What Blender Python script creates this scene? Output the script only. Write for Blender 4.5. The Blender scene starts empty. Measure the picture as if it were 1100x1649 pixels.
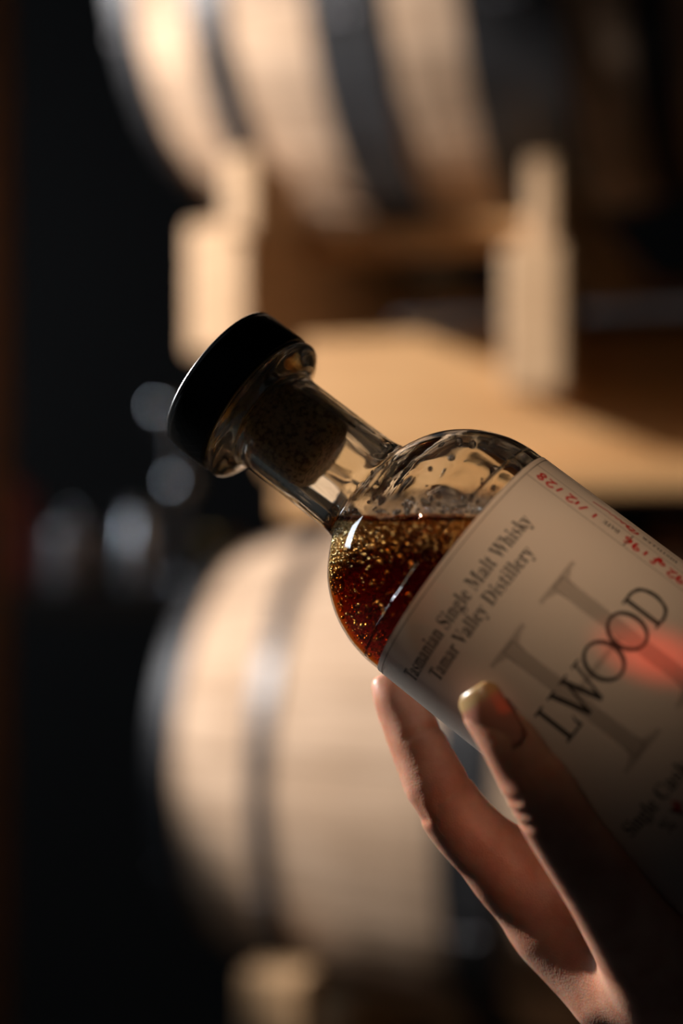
import bpy, bmesh, math, random
import numpy as np
from mathutils import Vector, Matrix



random.seed(7)
rng = np.random.default_rng(11)
SC = bpy.context.scene
COL = SC.collection

# ------------------------------------------------------------------ camera, world, lights, exposure
cam_d = bpy.data.cameras.new('camera')
cam_d.sensor_fit = 'VERTICAL'
cam_d.sensor_height = 36.0
cam_d.sensor_width = 24.0
cam_d.lens = 50.0
cam_d.clip_start = 0.02
cam_d.dof.use_dof = True
cam_d.dof.focus_distance = 0.419
cam_d.dof.aperture_fstop = 2.9
cam = bpy.data.objects.new('camera', cam_d)
COL.objects.link(cam)
cam.location = (0, 0, 0)
cam.rotation_euler = (math.pi / 2, 0, 0)
SC.camera = cam

wd = bpy.data.worlds.new('world')
SC.world = wd
wd.use_nodes = True
bgn = wd.node_tree.nodes['Background']
bgn.inputs['Color'].default_value = (0.75, 0.85, 1.0, 1)
bgn.inputs['Strength'].default_value = 0.006

KEY_POS = Vector((-1.5, 1.30, 0.75))
sl = bpy.data.lights.new('sun_stand_in', 'SPOT')  # unseen spot added at the left, stands in for sunlight through an opening
sl.energy = 285
sl.color = (1.0, 0.92, 0.84)
sl.spot_size = math.radians(60)
sl.spot_blend = 0.12
sl.shadow_soft_size = 0.035
so = bpy.data.objects.new('sun_stand_in', sl)
COL.objects.link(so)
so.location = KEY_POS
aim = KEY_POS + Vector((math.cos(math.radians(-5)), math.sin(math.radians(-5)), math.tan(math.radians(-17.5))))
so.rotation_euler = (aim - KEY_POS).to_track_quat('-Z', 'Y').to_euler()

al = bpy.data.lights.new('doorway_daylight', 'AREA')
al.shape = 'RECTANGLE'
al.size = 0.6
al.size_y = 1.0
al.energy = 24.0
al.color = (0.80, 0.90, 1.0)
ao = bpy.data.objects.new('doorway_daylight', al)
COL.objects.link(ao)
ao.location = (-2.7, 2.0, 0.9)
ao.rotation_euler = (Vector((0.0, 1.0, 0.0)) - Vector(ao.location)).to_track_quat('-Z', 'Y').to_euler()

pl_ = bpy.data.lights.new('label_fill_spot', 'SPOT')  # narrow spot added only to brighten the upper label, no real fitting
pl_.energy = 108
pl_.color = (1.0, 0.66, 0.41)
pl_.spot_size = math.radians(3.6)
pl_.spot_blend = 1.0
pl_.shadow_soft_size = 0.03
po_ = bpy.data.objects.new('label_fill_spot', pl_)
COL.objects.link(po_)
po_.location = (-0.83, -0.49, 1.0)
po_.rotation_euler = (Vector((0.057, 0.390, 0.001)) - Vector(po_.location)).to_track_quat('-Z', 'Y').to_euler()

rl = bpy.data.lights.new('red_caustic_spot', 'SPOT')  # added red spot, imitates the streak of light focused through the whisky
rl.energy = 55
rl.color = (1.0, 0.045, 0.015)
rl.spot_size = math.radians(0.64)
rl.spot_blend = 0.8
rl.shadow_soft_size = 0.004
ro = bpy.data.objects.new('red_caustic_spot', rl)
COL.objects.link(ro)
rt_ = Vector((0.0945, 0.3815, -0.0425))
ro.location = rt_ + Vector((-0.80, -0.40, 0.36))
ro.rotation_euler = (rt_ - Vector(ro.location)).to_track_quat('-Z', 'Y').to_euler()

SC.view_settings.view_transform = 'Standard'
SC.view_settings.look = 'None'
SC.view_settings.gamma = 1
SC.view_settings.use_curve_mapping = False
SC.view_settings.exposure = 0.0
cy = SC.cycles
cy.max_bounces = 24
cy.transmission_bounces = 20
cy.transparent_max_bounces = 40
cy.glossy_bounces = 8
cy.diffuse_bounces = 3
cy.volume_bounces = 0
cy.sample_clamp_indirect = 8.0
cy.caustics_reflective = True
cy.caustics_refractive = True
cy.blur_glossy = 0.3

# ------------------------------------------------------------------ helpers
F = 50.0 / 36.0 * 1649.0


def at(px, py, y):
    """point at depth y that the photograph shows at (px, py)"""
    return np.array([(px - 550.0) * y / F, y, -(py - 824.5) * y / F])


def tag(o, label=None, cat=None, group=None, kind=None):
    if label:
        o['label'] = label
    if cat:
        o['category'] = cat
    if group:
        o['group'] = group
    if kind:
        o['kind'] = kind
    return o


def link(name, me, mat=None, parent=None, smooth=True):
    o = bpy.data.objects.new(name, me)
    COL.objects.link(o)
    if mat is not None and len(me.materials) == 0:
        me.materials.append(mat)
    if smooth and len(me.polygons):
        me.polygons.foreach_set('use_smooth', [True] * len(me.polygons))
    if parent is not None:
        o.parent = parent
    return o


def mesh(name, verts, faces):
    me = bpy.data.meshes.new(name)
    me.from_pydata([tuple(map(float, v)) for v in verts], [], [tuple(map(int, f)) for f in faces])
    me.validate()
    me.update()
    return me


def empty(name, loc=(0, 0, 0)):
    o = bpy.data.objects.new(name, None)
    COL.objects.link(o)
    o.location = loc
    return o


def bevel_box(name, sx, sy, sz, bev=0.004, seg=2):
    bm = bmesh.new()
    bmesh.ops.create_cube(bm, size=1)
    bmesh.ops.scale(bm, vec=(sx, sy, sz), verts=bm.verts)
    bmesh.ops.bevel(bm, geom=list(bm.edges), offset=bev, segments=seg, affect='EDGES', profile=0.6)
    me = bpy.data.meshes.new(name)
    bm.to_mesh(me)
    bm.free()
    return me


def lathe(profile, seg=96):
    """verts, faces of a profile [(s, r)] turned about +Z (s up); r==0 ends become poles"""
    V, Fc, rows = [], [], []
    for s, r in profile:
        if r < 1e-7:
            rows.append([len(V)])
            V.append((0, 0, s))
        else:
            rows.append(list(range(len(V), len(V) + seg)))
            for k in range(seg):
                t = 2 * math.pi * k / seg
                V.append((r * math.cos(t), r * math.sin(t), s))
    for A, B in zip(rows[:-1], rows[1:]):
        for k in range(seg):
            k2 = (k + 1) % seg
            if len(A) == 1:
                Fc.append((A[0], B[k2], B[k]))
            elif len(B) == 1:
                Fc.append((A[k], A[k2], B[0]))
            else:
                Fc.append((A[k], A[k2], B[k2], B[k]))
    return V, Fc


def spline(P, n=6):
    P = np.array(P, float)
    out = []
    for i in range(len(P) - 1):
        p0 = P[max(i - 1, 0)]
        p1, p2 = P[i], P[i + 1]
        p3 = P[min(i + 2, len(P) - 1)]
        for k in range(n):
            t = k / n
            out.append(0.5 * ((2 * p1) + (-p0 + p2) * t + (2 * p0 - 5 * p1 + 4 * p2 - p3) * t * t + (-p0 + 3 * p1 - 3 * p2 + p3) * t ** 3))
    out.append(P[-1])
    return [tuple(v) for v in out]


# ------------------------------------------------------------------ materials
def new_mat(name):
    m = bpy.data.materials.new(name)
    m.use_nodes = True
    nt = m.node_tree
    b = nt.nodes.get('Principled BSDF')
    return m, nt, b


def simple(name, col, rough=0.5, metal=0.0, **kw):
    m, nt, b = new_mat(name)
    b.inputs['Base Color'].default_value = (*col, 1)
    b.inputs['Roughness'].default_value = rough
    b.inputs['Metallic'].default_value = metal
    for k, v in kw.items():
        b.inputs[k].default_value = v
    return m


def noise_mat(name, c1, c2, scale=(1, 1, 1), nscale=10.0, rough=0.6, detail=6, bump=0.1, metal=0.0, rnd=0.0, lo=0.3, hi=0.7):
    m, nt, b = new_mat(name)
    N, L = nt.nodes, nt.links
    tc = N.new('ShaderNodeTexCoord')
    mp = N.new('ShaderNodeMapping')
    mp.inputs['Scale'].default_value = scale
    L.new(tc.outputs['Object'], mp.inputs['Vector'])
    vec = mp.outputs['Vector']
    oi = N.new('ShaderNodeObjectInfo')
    add = N.new('ShaderNodeVectorMath')
    add.operation = 'ADD'
    mul = N.new('ShaderNodeMath')
    mul.operation = 'MULTIPLY'
    mul.inputs[1].default_value = 37.0
    L.new(oi.outputs['Random'], mul.inputs[0])
    L.new(vec, add.inputs[0])
    L.new(mul.outputs[0], add.inputs[1])
    nz = N.new('ShaderNodeTexNoise')
    nz.inputs['Scale'].default_value = nscale
    nz.inputs['Detail'].default_value = detail
    L.new(add.outputs['Vector'], nz.inputs['Vector'])
    rp = N.new('ShaderNodeValToRGB')
    rp.color_ramp.elements[0].position = lo
    rp.color_ramp.elements[0].color = (*c1, 1)
    rp.color_ramp.elements[1].position = hi
    rp.color_ramp.elements[1].color = (*c2, 1)
    L.new(nz.outputs['Fac'], rp.inputs['Fac'])
    out = rp.outputs['Color']
    if rnd:
        hv = N.new('ShaderNodeHueSaturation')
        mr = N.new('ShaderNodeMapRange')
        mr.inputs['To Min'].default_value = 1 - rnd
        mr.inputs['To Max'].default_value = 1 + rnd
        L.new(oi.outputs['Random'], mr.inputs['Value'])
        L.new(mr.outputs['Result'], hv.inputs['Value'])
        L.new(out, hv.inputs['Color'])
        out = hv.outputs['Color']
    L.new(out, b.inputs['Base Color'])
    b.inputs['Roughness'].default_value = rough
    b.inputs['Metallic'].default_value = metal
    if bump:
        bp = N.new('ShaderNodeBump')
        bp.inputs['Strength'].default_value = bump
        bp.inputs['Distance'].default_value = 0.002
        L.new(nz.outputs['Fac'], bp.inputs['Height'])
        L.new(bp.outputs['Normal'], b.inputs['Normal'])
    return m


M = {}
M['oak'] = noise_mat('oak_stave_wood', (0.37, 0.25, 0.165), (0.55, 0.40, 0.29), (14, 14, 1.2), 3.0, 0.75, rnd=0.14, bump=0.2)
M['oak'].node_tree.nodes['Principled BSDF'].inputs['Specular IOR Level'].default_value = 0.2
M['oak_head'] = noise_mat('oak_head_wood', (0.30, 0.18, 0.09), (0.45, 0.29, 0.16), (14, 2, 14), 3.0, 0.6, rnd=0.1)
M['pine'] = noise_mat('rack_pine', (0.42, 0.215, 0.075), (0.59, 0.335, 0.14), (1.5, 16, 16), 2.5, 0.55, rnd=0.08)
M['pine_end'] = noise_mat('rack_pine_end', (0.44, 0.26, 0.13), (0.60, 0.39, 0.22), (6, 6, 20), 4.0, 0.6, rnd=0.05)
M['hoop'] = noise_mat('hoop_steel', (0.022, 0.023, 0.026), (0.06, 0.062, 0.07), (3, 3, 3), 6.0, 0.42, metal=0.4, bump=0.05)
M['rivet'] = simple('rivet_steel', (0.2, 0.2, 0.22), 0.4, 0.9)
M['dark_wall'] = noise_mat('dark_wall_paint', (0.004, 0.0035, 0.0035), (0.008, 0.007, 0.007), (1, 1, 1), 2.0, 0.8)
M['floor'] = noise_mat('concrete_floor', (0.05, 0.047, 0.043), (0.085, 0.08, 0.072), (1, 1, 1), 4.0, 0.75)
M['post'] = noise_mat('brown_post_wood', (0.18, 0.075, 0.025), (0.30, 0.14, 0.05), (12, 12, 1), 3.0, 0.6)

# clear glass; where whisky wets the inside, wall and spirit act as one body and only the gloss of the outer face stays
def fresnel_thin(nt, ior, tint, rough=0.0):
    N, L = nt.nodes, nt.links
    fr = N.new('ShaderNodeFresnel')
    fr.inputs['IOR'].default_value = ior
    gl = N.new('ShaderNodeBsdfGlossy')
    gl.inputs['Roughness'].default_value = rough
    tp = N.new('ShaderNodeBsdfTransparent')
    tp.inputs['Color'].default_value = (*tint, 1)
    mx = N.new('ShaderNodeMixShader')
    ge = N.new('ShaderNodeNewGeometry')
    inv = N.new('ShaderNodeMath')
    inv.operation = 'SUBTRACT'
    inv.inputs[0].default_value = 1.0
    L.new(ge.outputs['Backfacing'], inv.inputs[1])
    mu = N.new('ShaderNodeMath')
    mu.operation = 'MULTIPLY'
    L.new(fr.outputs[0], mu.inputs[0])
    L.new(inv.outputs[0], mu.inputs[1])
    L.new(mu.outputs[0], mx.inputs[0])
    L.new(tp.outputs[0], mx.inputs[1])
    L.new(gl.outputs[0], mx.inputs[2])
    return mx


def glass_mix(name, ior, col, rough, share, gcol=(1, 1, 1)):
    """refracting sphere body with a share of plain gloss on its skin"""
    m, nt, b = new_mat(name)
    nt.nodes.remove(b)
    g = nt.nodes.new('ShaderNodeBsdfGlass')
    g.inputs['IOR'].default_value = ior
    g.inputs['Color'].default_value = (*col, 1)
    gl = nt.nodes.new('ShaderNodeBsdfGlossy')
    gl.inputs['Color'].default_value = (*gcol, 1)
    gl.inputs['Roughness'].default_value = rough
    mx = nt.nodes.new('ShaderNodeMixShader')
    mx.inputs[0].default_value = share
    nt.links.new(g.outputs[0], mx.inputs[1])
    nt.links.new(gl.outputs[0], mx.inputs[2])
    nt.links.new(mx.outputs[0], nt.nodes['Material Output'].inputs['Surface'])
    return m


m, nt, b = new_mat('clear_glass')
nt.nodes.remove(b)
N, L = nt.nodes, nt.links
g = N.new('ShaderNodeBsdfGlass')
g.inputs['IOR'].default_value = 1.5
g.inputs['Roughness'].default_value = 0.0
g.inputs['Color'].default_value = (0.985, 0.985, 0.96, 1)
tp = N.new('ShaderNodeBsdfTransparent')
m1 = N.new('ShaderNodeMixShader')
m1.inputs[0].default_value = 0.04
tco = N.new('ShaderNodeTexCoord')
sxo = N.new('ShaderNodeSeparateXYZ')
L.new(tco.outputs['Object'], sxo.inputs[0])
mro = N.new('ShaderNodeMapRange')
mro.inputs['From Min'].default_value = 0.050
mro.inputs['From Max'].default_value = 0.060
mro.inputs['To Min'].default_value = 0.04
mro.inputs['To Max'].default_value = 0.06
L.new(sxo.outputs['Z'], mro.inputs['Value'])
L.new(mro.outputs['Result'], m1.inputs[0])
L.new(g.outputs[0], m1.inputs[1])
L.new(tp.outputs[0], m1.inputs[2])
thin = fresnel_thin(nt, 1.5, (0.97, 0.97, 0.96))
gp = N.new('ShaderNodeNewGeometry')
sx = N.new('ShaderNodeSeparateXYZ')
L.new(gp.outputs['Position'], sx.inputs[0])
mr = N.new('ShaderNodeMapRange')
mr.inputs['From Min'].default_value = 0.0070
mr.inputs['From Max'].default_value = 0.0030
mr.inputs['To Max'].default_value = 0.85
L.new(sx.outputs['Z'], mr.inputs['Value'])
m2 = N.new('ShaderNodeMixShader')
tc2 = N.new('ShaderNodeTexCoord')
sx2 = N.new('ShaderNodeSeparateXYZ')
L.new(tc2.outputs['Object'], sx2.inputs[0])
mr2 = N.new('ShaderNodeMapRange')
mr2.inputs['From Min'].default_value = 0.0375
mr2.inputs['From Max'].default_value = 0.0345
L.new(sx2.outputs['Z'], mr2.inputs['Value'])
mm = N.new('ShaderNodeMath')
mm.operation = 'MULTIPLY'
L.new(mr.outputs['Result'], mm.inputs[0])
L.new(mr2.outputs['Result'], mm.inputs[1])
L.new(mm.outputs[0], m2.inputs[0])
L.new(m1.outputs[0], m2.inputs[1])
L.new(thin.outputs[0], m2.inputs[2])
L.new(m2.outputs[0], N['Material Output'].inputs['Surface'])
M['glass'] = m
# whisky
m, nt, b = new_mat('amber_whisky')
nt.nodes.remove(b)
thin = fresnel_thin(nt, 1.12, (1, 1, 1))
va = nt.nodes.new('ShaderNodeVolumeAbsorption')
va.inputs['Color'].default_value = (0.87, 0.60, 0.12, 1)
va.inputs['Density'].default_value = 400.0
nt.links.new(thin.outputs[0], nt.nodes['Material Output'].inputs['Surface'])
nt.links.new(va.outputs[0], nt.nodes['Material Output'].inputs['Volume'])
M['whisky'] = m
M['bubble'] = glass_mix('air_bubble', 0.74, (1, 1, 1), 0.27, 0.68, (1.0, 0.82, 0.46))
M['drop'] = glass_mix('clear_drop', 1.34, (1, 1, 1), 0.14, 0.5)

# paper label, lets light through
m, nt, b = new_mat('label_paper')
N, L = nt.nodes, nt.links
nt.nodes.remove(b)
tc = N.new('ShaderNodeTexCoord')
nz = N.new('ShaderNodeTexNoise')
nz.inputs['Scale'].default_value = 2500
nz.inputs['Detail'].default_value = 4
L.new(tc.outputs['Object'], nz.inputs['Vector'])
bp = N.new('ShaderNodeBump')
bp.inputs['Strength'].default_value = 0.35
bp.inputs['Distance'].default_value = 0.0002
L.new(nz.outputs['Fac'], bp.inputs['Height'])
df = N.new('ShaderNodeBsdfDiffuse')
df.inputs['Color'].default_value = (0.74, 0.68, 0.62, 1)
L.new(bp.outputs['Normal'], df.inputs['Normal'])
tr = N.new('ShaderNodeBsdfTranslucent')
tr.inputs['Color'].default_value = (0.76, 0.62, 0.50, 1)
mx = N.new('ShaderNodeMixShader')
mx.inputs[0].default_value = 0.35
L.new(df.outputs[0], mx.inputs[1])
L.new(tr.outputs[0], mx.inputs[2])
L.new(mx.outputs[0], N['Material Output'].inputs['Surface'])
M['paper'] = m
M['ink'] = simple('black_ink', (0.010, 0.009, 0.008), 0.6)
M['red_ink'] = simple('red_pen_ink', (0.42, 0.012, 0.01), 0.5)
M['line_ink'] = simple('thin_line_ink', (0.10, 0.075, 0.055), 0.6)


def thin_print(name, col, fac):
    m, nt, b = new_mat(name)
    b.inputs['Base Color'].default_value = (*col, 1)
    b.inputs['Roughness'].default_value = 0.7
    tr = nt.nodes.new('ShaderNodeBsdfTransparent')
    mx = nt.nodes.new('ShaderNodeMixShader')
    mx.inputs[0].default_value = fac
    nt.links.new(tr.outputs[0], mx.inputs[1])
    nt.links.new(b.outputs[0], mx.inputs[2])
    nt.links.new(mx.outputs[0], nt.nodes['Material Output'].inputs['Surface'])
    return m


M['grey_print'] = thin_print('pale_grey_print', (0.09, 0.065, 0.05), 0.24)

# cork
m = noise_mat('cork', (0.34, 0.17, 0.05), (0.95, 0.64, 0.30), (1, 1, 1), 620.0, 0.8, detail=3, bump=0.3, lo=0.36, hi=0.56)
M['cork'] = m
cb = m.node_tree.nodes['Principled BSDF']
cb.inputs['Subsurface Weight'].default_value = 0.7
cb.inputs['Subsurface Radius'].default_value = (1.0, 0.7, 0.4)
cb.inputs['Subsurface Scale'].default_value = 0.008
# black cap with a faint engraved cross-hatch
m, nt, b = new_mat('black_cap')
N, L = nt.nodes, nt.links
b.inputs['Base Color'].default_value = (0.006, 0.0055, 0.005, 1)
b.inputs['Roughness'].default_value = 0.3
tc = N.new('ShaderNodeTexCoord')
nz = N.new('ShaderNodeTexNoise')
nz.inputs['Scale'].default_value = 260
mp = N.new('ShaderNodeMapping')
mp.inputs['Scale'].default_value = (1, 1, 0.25)
L.new(tc.outputs['Object'], mp.inputs['Vector'])
L.new(mp.outputs['Vector'], nz.inputs['Vector'])
bp = N.new('ShaderNodeBump')
bp.inputs['Strength'].default_value = 0.3
bp.inputs['Distance'].default_value = 0.0006
L.new(nz.outputs['Fac'], bp.inputs['Height'])
L.new(bp.outputs['Normal'], b.inputs['Normal'])
M['cap'] = m

# skin
m, nt, b = new_mat('skin')
N, L = nt.nodes, nt.links
tc = N.new('ShaderNodeTexCoord')
nz = N.new('ShaderNodeTexNoise')
nz.inputs['Scale'].default_value = 90
nz.inputs['Detail'].default_value = 5
L.new(tc.outputs['Object'], nz.inputs['Vector'])
rp = N.new('ShaderNodeValToRGB')
rp.color_ramp.elements[0].color = (0.62, 0.29, 0.19, 1)
rp.color_ramp.elements[1].color = (0.76, 0.43, 0.31, 1)
rp.color_ramp.elements[0].position = 0.35
rp.color_ramp.elements[1].position = 0.65
L.new(nz.outputs['Fac'], rp.inputs['Fac'])
L.new(rp.outputs['Color'], b.inputs['Base Color'])
b.inputs['Roughness'].default_value = 0.42
b.inputs['Subsurface Weight'].default_value = 1.0
b.inputs['Subsurface Radius'].default_value = (1.0, 0.30, 0.15)
b.inputs['Subsurface Scale'].default_value = 0.0018
vo = N.new('ShaderNodeTexVoronoi')
vo.inputs['Scale'].default_value = 1400
L.new(tc.outputs['Object'], vo.inputs['Vector'])
n2 = N.new('ShaderNodeTexNoise')
n2.inputs['Scale'].default_value = 420
n2.inputs['Detail'].default_value = 3
L.new(tc.outputs['Object'], n2.inputs['Vector'])
ad = N.new('ShaderNodeMath')
ad.operation = 'ADD'
L.new(vo.outputs['Distance'], ad.inputs[0])
L.new(n2.outputs['Fac'], ad.inputs[1])
bp = N.new('ShaderNodeBump')
bp.inputs['Strength'].default_value = 0.16
bp.inputs['Distance'].default_value = 0.0003
L.new(ad.outputs[0], bp.inputs['Height'])
L.new(bp.outputs['Normal'], b.inputs['Normal'])
M['skin'] = m
# nail: pink plate, pale yellowish free edge (Z of the object runs along the nail)
m, nt, b = new_mat('nail')
N, L = nt.nodes, nt.links
tc = N.new('ShaderNodeTexCoord')
sx = N.new('ShaderNodeSeparateXYZ')
L.new(tc.outputs['Generated'], sx.inputs[0])
rp = N.new('ShaderNodeValToRGB')
rp.color_ramp.elements[0].position = 0.74
rp.color_ramp.elements[0].color = (0.50, 0.22, 0.16, 1)
rp.color_ramp.elements[1].position = 0.82
rp.color_ramp.elements[1].color = (0.46, 0.33, 0.16, 1)
L.new(sx.outputs['Z'], rp.inputs['Fac'])
L.new(rp.outputs['Color'], b.inputs['Base Color'])
b.inputs['Roughness'].default_value = 0.3
b.inputs['Subsurface Weight'].default_value = 0.25
b.inputs['Subsurface Radius'].default_value = (1.0, 0.45, 0.2)
b.inputs['Subsurface Scale'].default_value = 0.003
M['nail'] = m

# ------------------------------------------------------------------ room shell
def slab(name, c, s, mat):
    o = link(name, bevel_box(name, *s, bev=0.005, seg=1), M[mat], smooth=False)
    o.location = c
    return tag(o, kind='structure')


slab('floor', (0, 1.0, -1.36), (6.4, 5.2, 0.1), 'floor')
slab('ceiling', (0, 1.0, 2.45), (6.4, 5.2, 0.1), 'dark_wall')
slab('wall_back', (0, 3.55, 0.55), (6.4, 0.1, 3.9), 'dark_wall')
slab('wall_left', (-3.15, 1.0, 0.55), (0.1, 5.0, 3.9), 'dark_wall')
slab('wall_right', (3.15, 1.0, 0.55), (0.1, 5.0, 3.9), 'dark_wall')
slab('shade_panel', (-0.6, 1.133, 1.48), (0.03, 0.60, 1.84), 'dark_wall')  # unseen panel added to shade the right end of the upper barrel

# ------------------------------------------------------------------ barrels and rack
ALPHA = math.radians(20)
E3 = Vector((math.cos(ALPHA), -math.sin(ALPHA), 0))
N3 = Vector((-math.sin(ALPHA), -math.cos(ALPHA), 0))


def barrel_radius(t, rh, rb):
    """t in -1..1 along the barrel"""
    return rb - (rb - rh) * abs(t) ** 1.9


def make_barrel(name, left, z, length, rh, rb, hoops, label, nst=26):
    """left: plan position of the left head's centre; axis runs along E3 (local Z)"""
    c = Vector((left[0], left[1], z)) + E3 * (length / 2)
    root = empty(name, c)
    root.rotation_euler = Matrix((N3, Vector((0, 0, 1)).cross(N3) * 0 + E3.cross(N3), E3)).transposed().to_euler()
    tag(root, label, 'barrel', 'oak whisky barrels lying on the timber rack')
    H = length / 2
    # one stave, copied round
    seg = 10
    V, Fc = [], []
    dt = 2 * math.pi / nst
    g = 0.004
    for i in range(seg + 1):
        t = -1 + 2 * i / seg
        R = barrel_radius(t, rh, rb)
        for rr, a in ((R - 0.026, -dt / 2 + g), (R, -dt / 2 + g), (R + 0.0008, 0), (R, dt / 2 - g), (R - 0.026, dt / 2 - g)):
            V.append((rr * math.cos(a), rr * math.sin(a), t * H))
    for i in range(seg):
        for k in range(5):
            a, b2 = i * 5 + k, i * 5 + (k + 1) % 5
            Fc.append((a, b2, b2 + 5, a + 5))
    Fc.append(tuple(range(5))[::-1])
    Fc.append(tuple(range(seg * 5, seg * 5 + 5)))
    sm = mesh('stave', V, Fc)
    for k in range(nst):
        o = link('stave', sm, M['oak'], root, smooth=False)
        o.rotation_euler = (0, 0, k * dt + random.uniform(-.004, .004))
        s = 1 + random.uniform(-0.004, 0.004)
        o.scale = (s, s, 1)
    # hoops
    for (d0, d1) in hoops:
        V = []
        S = 72
        for k in range(S):
            a = 2 * math.pi * k / S
            for d, off in ((d0, -0.004), (d0, 0.0032), (d1, 0.0032), (d1, -0.004)):
                t = -1 + 2 * d / length
                R = barrel_radius(t, rh, rb) + off + 0.0015
                V.append((R * math.cos(a), R * math.sin(a), t * H))
        Fc = []
        for k in range(S):
            k2 = (k + 1) % S
            for j in range(4):
                j2 = (j + 1) % 4
                Fc.append((k * 4 + j, k * 4 + j2, k2 * 4 + j2, k2 * 4 + j))
        ho = link('hoop', mesh('hoop', V, Fc), M['hoop'], root, smooth=False)
        # two rivets where the band laps
        t = -1 + (d0 + d1) / length
        for q in (-0.010, 0.010):
            rv, rf = lathe([(0.0, 0.006), (0.002, 0.0055), (0.0035, 0.003), (0.004, 0.0)], 10)
            r = link('rivet', mesh('rivet', rv, rf), M['rivet'], ho)
            a = 0.45
            R = barrel_radius(t, rh, rb) + 0.0045
            r.matrix_local = Matrix.Translation((R * math.cos(a), R * math.sin(a), t * H + q)) @ Matrix.Rotation(a, 4, 'Z') @ Matrix.Rotation(math.pi / 2, 4, 'Y')
    # heads: boards with gaps, recessed inside the chime
    for sgn in (-1, 1):
        nb = 6
        rr = rh - 0.026
        zb = sgn * (H - 0.04)
        for k in range(nb):
            x0 = -rr + 2 * rr * k / nb + 0.001
            x1 = -rr + 2 * rr * (k + 1) / nb - 0.001
            pts = []
            for j in range(6):
                x = x0 + (x1 - x0) * j / 5
                pts.append((x, math.sqrt(max(rr * rr - x * x, 0.0004))))
            poly = pts + [(x, -y) for x, y in reversed(pts)]
            n = len(poly)
            V = [(x, y, zb - 0.01) for x, y in poly] + [(x, y, zb + 0.01) for x, y in poly]
            Fc = [tuple(range(n))[::-1], tuple(range(n, 2 * n))] + [(i, (i + 1) % n, n + (i + 1) % n, n + i) for i in range(n)]
            link('head_board', mesh('head_board', V, Fc), M['oak_head'], root, smooth=False)
    return root


UP_C = (-0.2025, 2.0)
LOW_C = (-0.146, 2.0)
make_barrel('whisky_barrel', UP_C, 0.705, 0.80, 0.255, 0.338,
            [(0.0, 0.032), (0.125, 0.17), (0.285, 0.368), (0.462, 0.57), (0.64, 0.685), (0.768, 0.80)],
            'oak barrel on the upper beams above the tilted bottle stopper, held by two pale chocks')
make_barrel('whisky_barrel', LOW_C, -0.325, 0.88, 0.262, 0.335,
            [(0.0, 0.034), (0.148, 0.176), (0.385, 0.445), (0.535, 0.595), (0.72, 0.75), (0.846, 0.88)],
            'oak barrel lying lower, behind the glass neck and the fingers holding the bottle')

BC = Vector((0.211, 1.85, 0.0))


def rk(s, n, z):
    return BC + E3 * s + N3 * n + Vector((0, 0, z))


rack = empty('barrel_rack', rk(0, 0, -1.31))
tag(rack, 'sawn pine timber rack carrying both oak barrels on beam ends and chocks', 'rack')


def rbox(name, s0, s1, n0, n1, z0, z1, mat='pine', parent=None, bev=0.005):
    o = link(name, bevel_box(name, s1 - s0, n1 - n0, z1 - z0, bev), M[mat], smooth=False)
    w = Matrix.Translation(rk((s0 + s1) / 2, (n0 + n1) / 2, (z0 + z1) / 2)) @ Matrix((E3, N3 * -1, Vector((0, 0, 1)))).transposed().to_4x4()
    p = parent or rack
    o.parent = p
    o.matrix_parent_inverse = Matrix.Identity(4)
    o.matrix_local = Matrix.Translation(-Vector(rack.location)) @ w
    return o


# upper tier: cross beams with their ends to the viewer
rbox('cross_beam', -0.318, -0.243, -0.45, 0.28, 0.188, 0.343, 'pine_end')
rbox('cross_beam', 0.076, 0.142, -0.45, 0.28, 0.217, 0.298, 'pine_end')
rbox('cleat', 0.076, 0.142, 0.242, 0.325, 0.128, 0.285, 'pine_end')
rbox('cross_beam', 0.62, 0.70, -0.45, 0.28, 0.128, 0.298, 'pine_end')
# chocks stand on the beams against the barrel
rbox('chock', -0.266, -0.226, 0.16, 0.292, 0.325, 0.42, 'pine_end')
rbox('chock', 0.096, 0.126, 0.115, 0.292, 0.285, 0.385, 'pine_end')
# fillers added between beam and barrel to keep light off the recess behind
rbox('shade_filler', -0.318, -0.243, -0.45, 0.15, 0.344, 0.376, 'pine_end')
rbox('shade_wedge', -0.318, -0.243, 0.065, 0.13, 0.344, 0.388, 'pine_end')
rbox('shade_wedge', -0.318, -0.243, -0.45, -0.075, 0.344, 0.389, 'pine_end')
rbox('shade_filler', 0.060, 0.142, -0.45, 0.15, 0.299, 0.352, 'pine_end')
# side boards
rbox('top_rail', -0.235, 0.055, 0.06, 0.10, 0.325, 0.362)
rbox('side_board', -0.30, 1.10, -0.42, -0.38, 0.05, 0.345)
rbox('side_board', -0.235, 1.10, 0.20, 0.24, 0.046, 0.205)
rbox('shade_plank', 0.02, 1.10, -0.10, 0.30, 0.022, 0.045)  # plank added to shade the top of the lower barrel
rbox('spacer_block', -0.235, -0.06, 0.15, 0.20, -0.005, 0.030)
rbox('shade_ledge', -0.046, 1.10, 0.20, 0.315, 0.2055, 0.216, 'hoop', bev=0.002)  # dark ledge added to cast the sloping shadow on the board below
rbox('back_board', -0.30, 1.10, -0.50, -0.455, 0.10, 0.35)
# lower tier
rbox('cross_beam', -0.285, -0.205, -0.45, 0.305, -0.86, -0.675, 'pine_end')
rbox('cross_beam', 0.30, 0.39, -0.45, 0.305, -0.86, -0.675, 'pine_end')
rbox('chock', -0.240, -0.165, 0.242, 0.30, -0.675, -0.535, 'pine_end')
rbox('chock', 0.31, 0.38, 0.242, 0.30, -0.675, -0.56, 'pine_end')
rbox('side_board', -0.30, 1.10, -0.02, 0.02, -1.05, -0.86)
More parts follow.
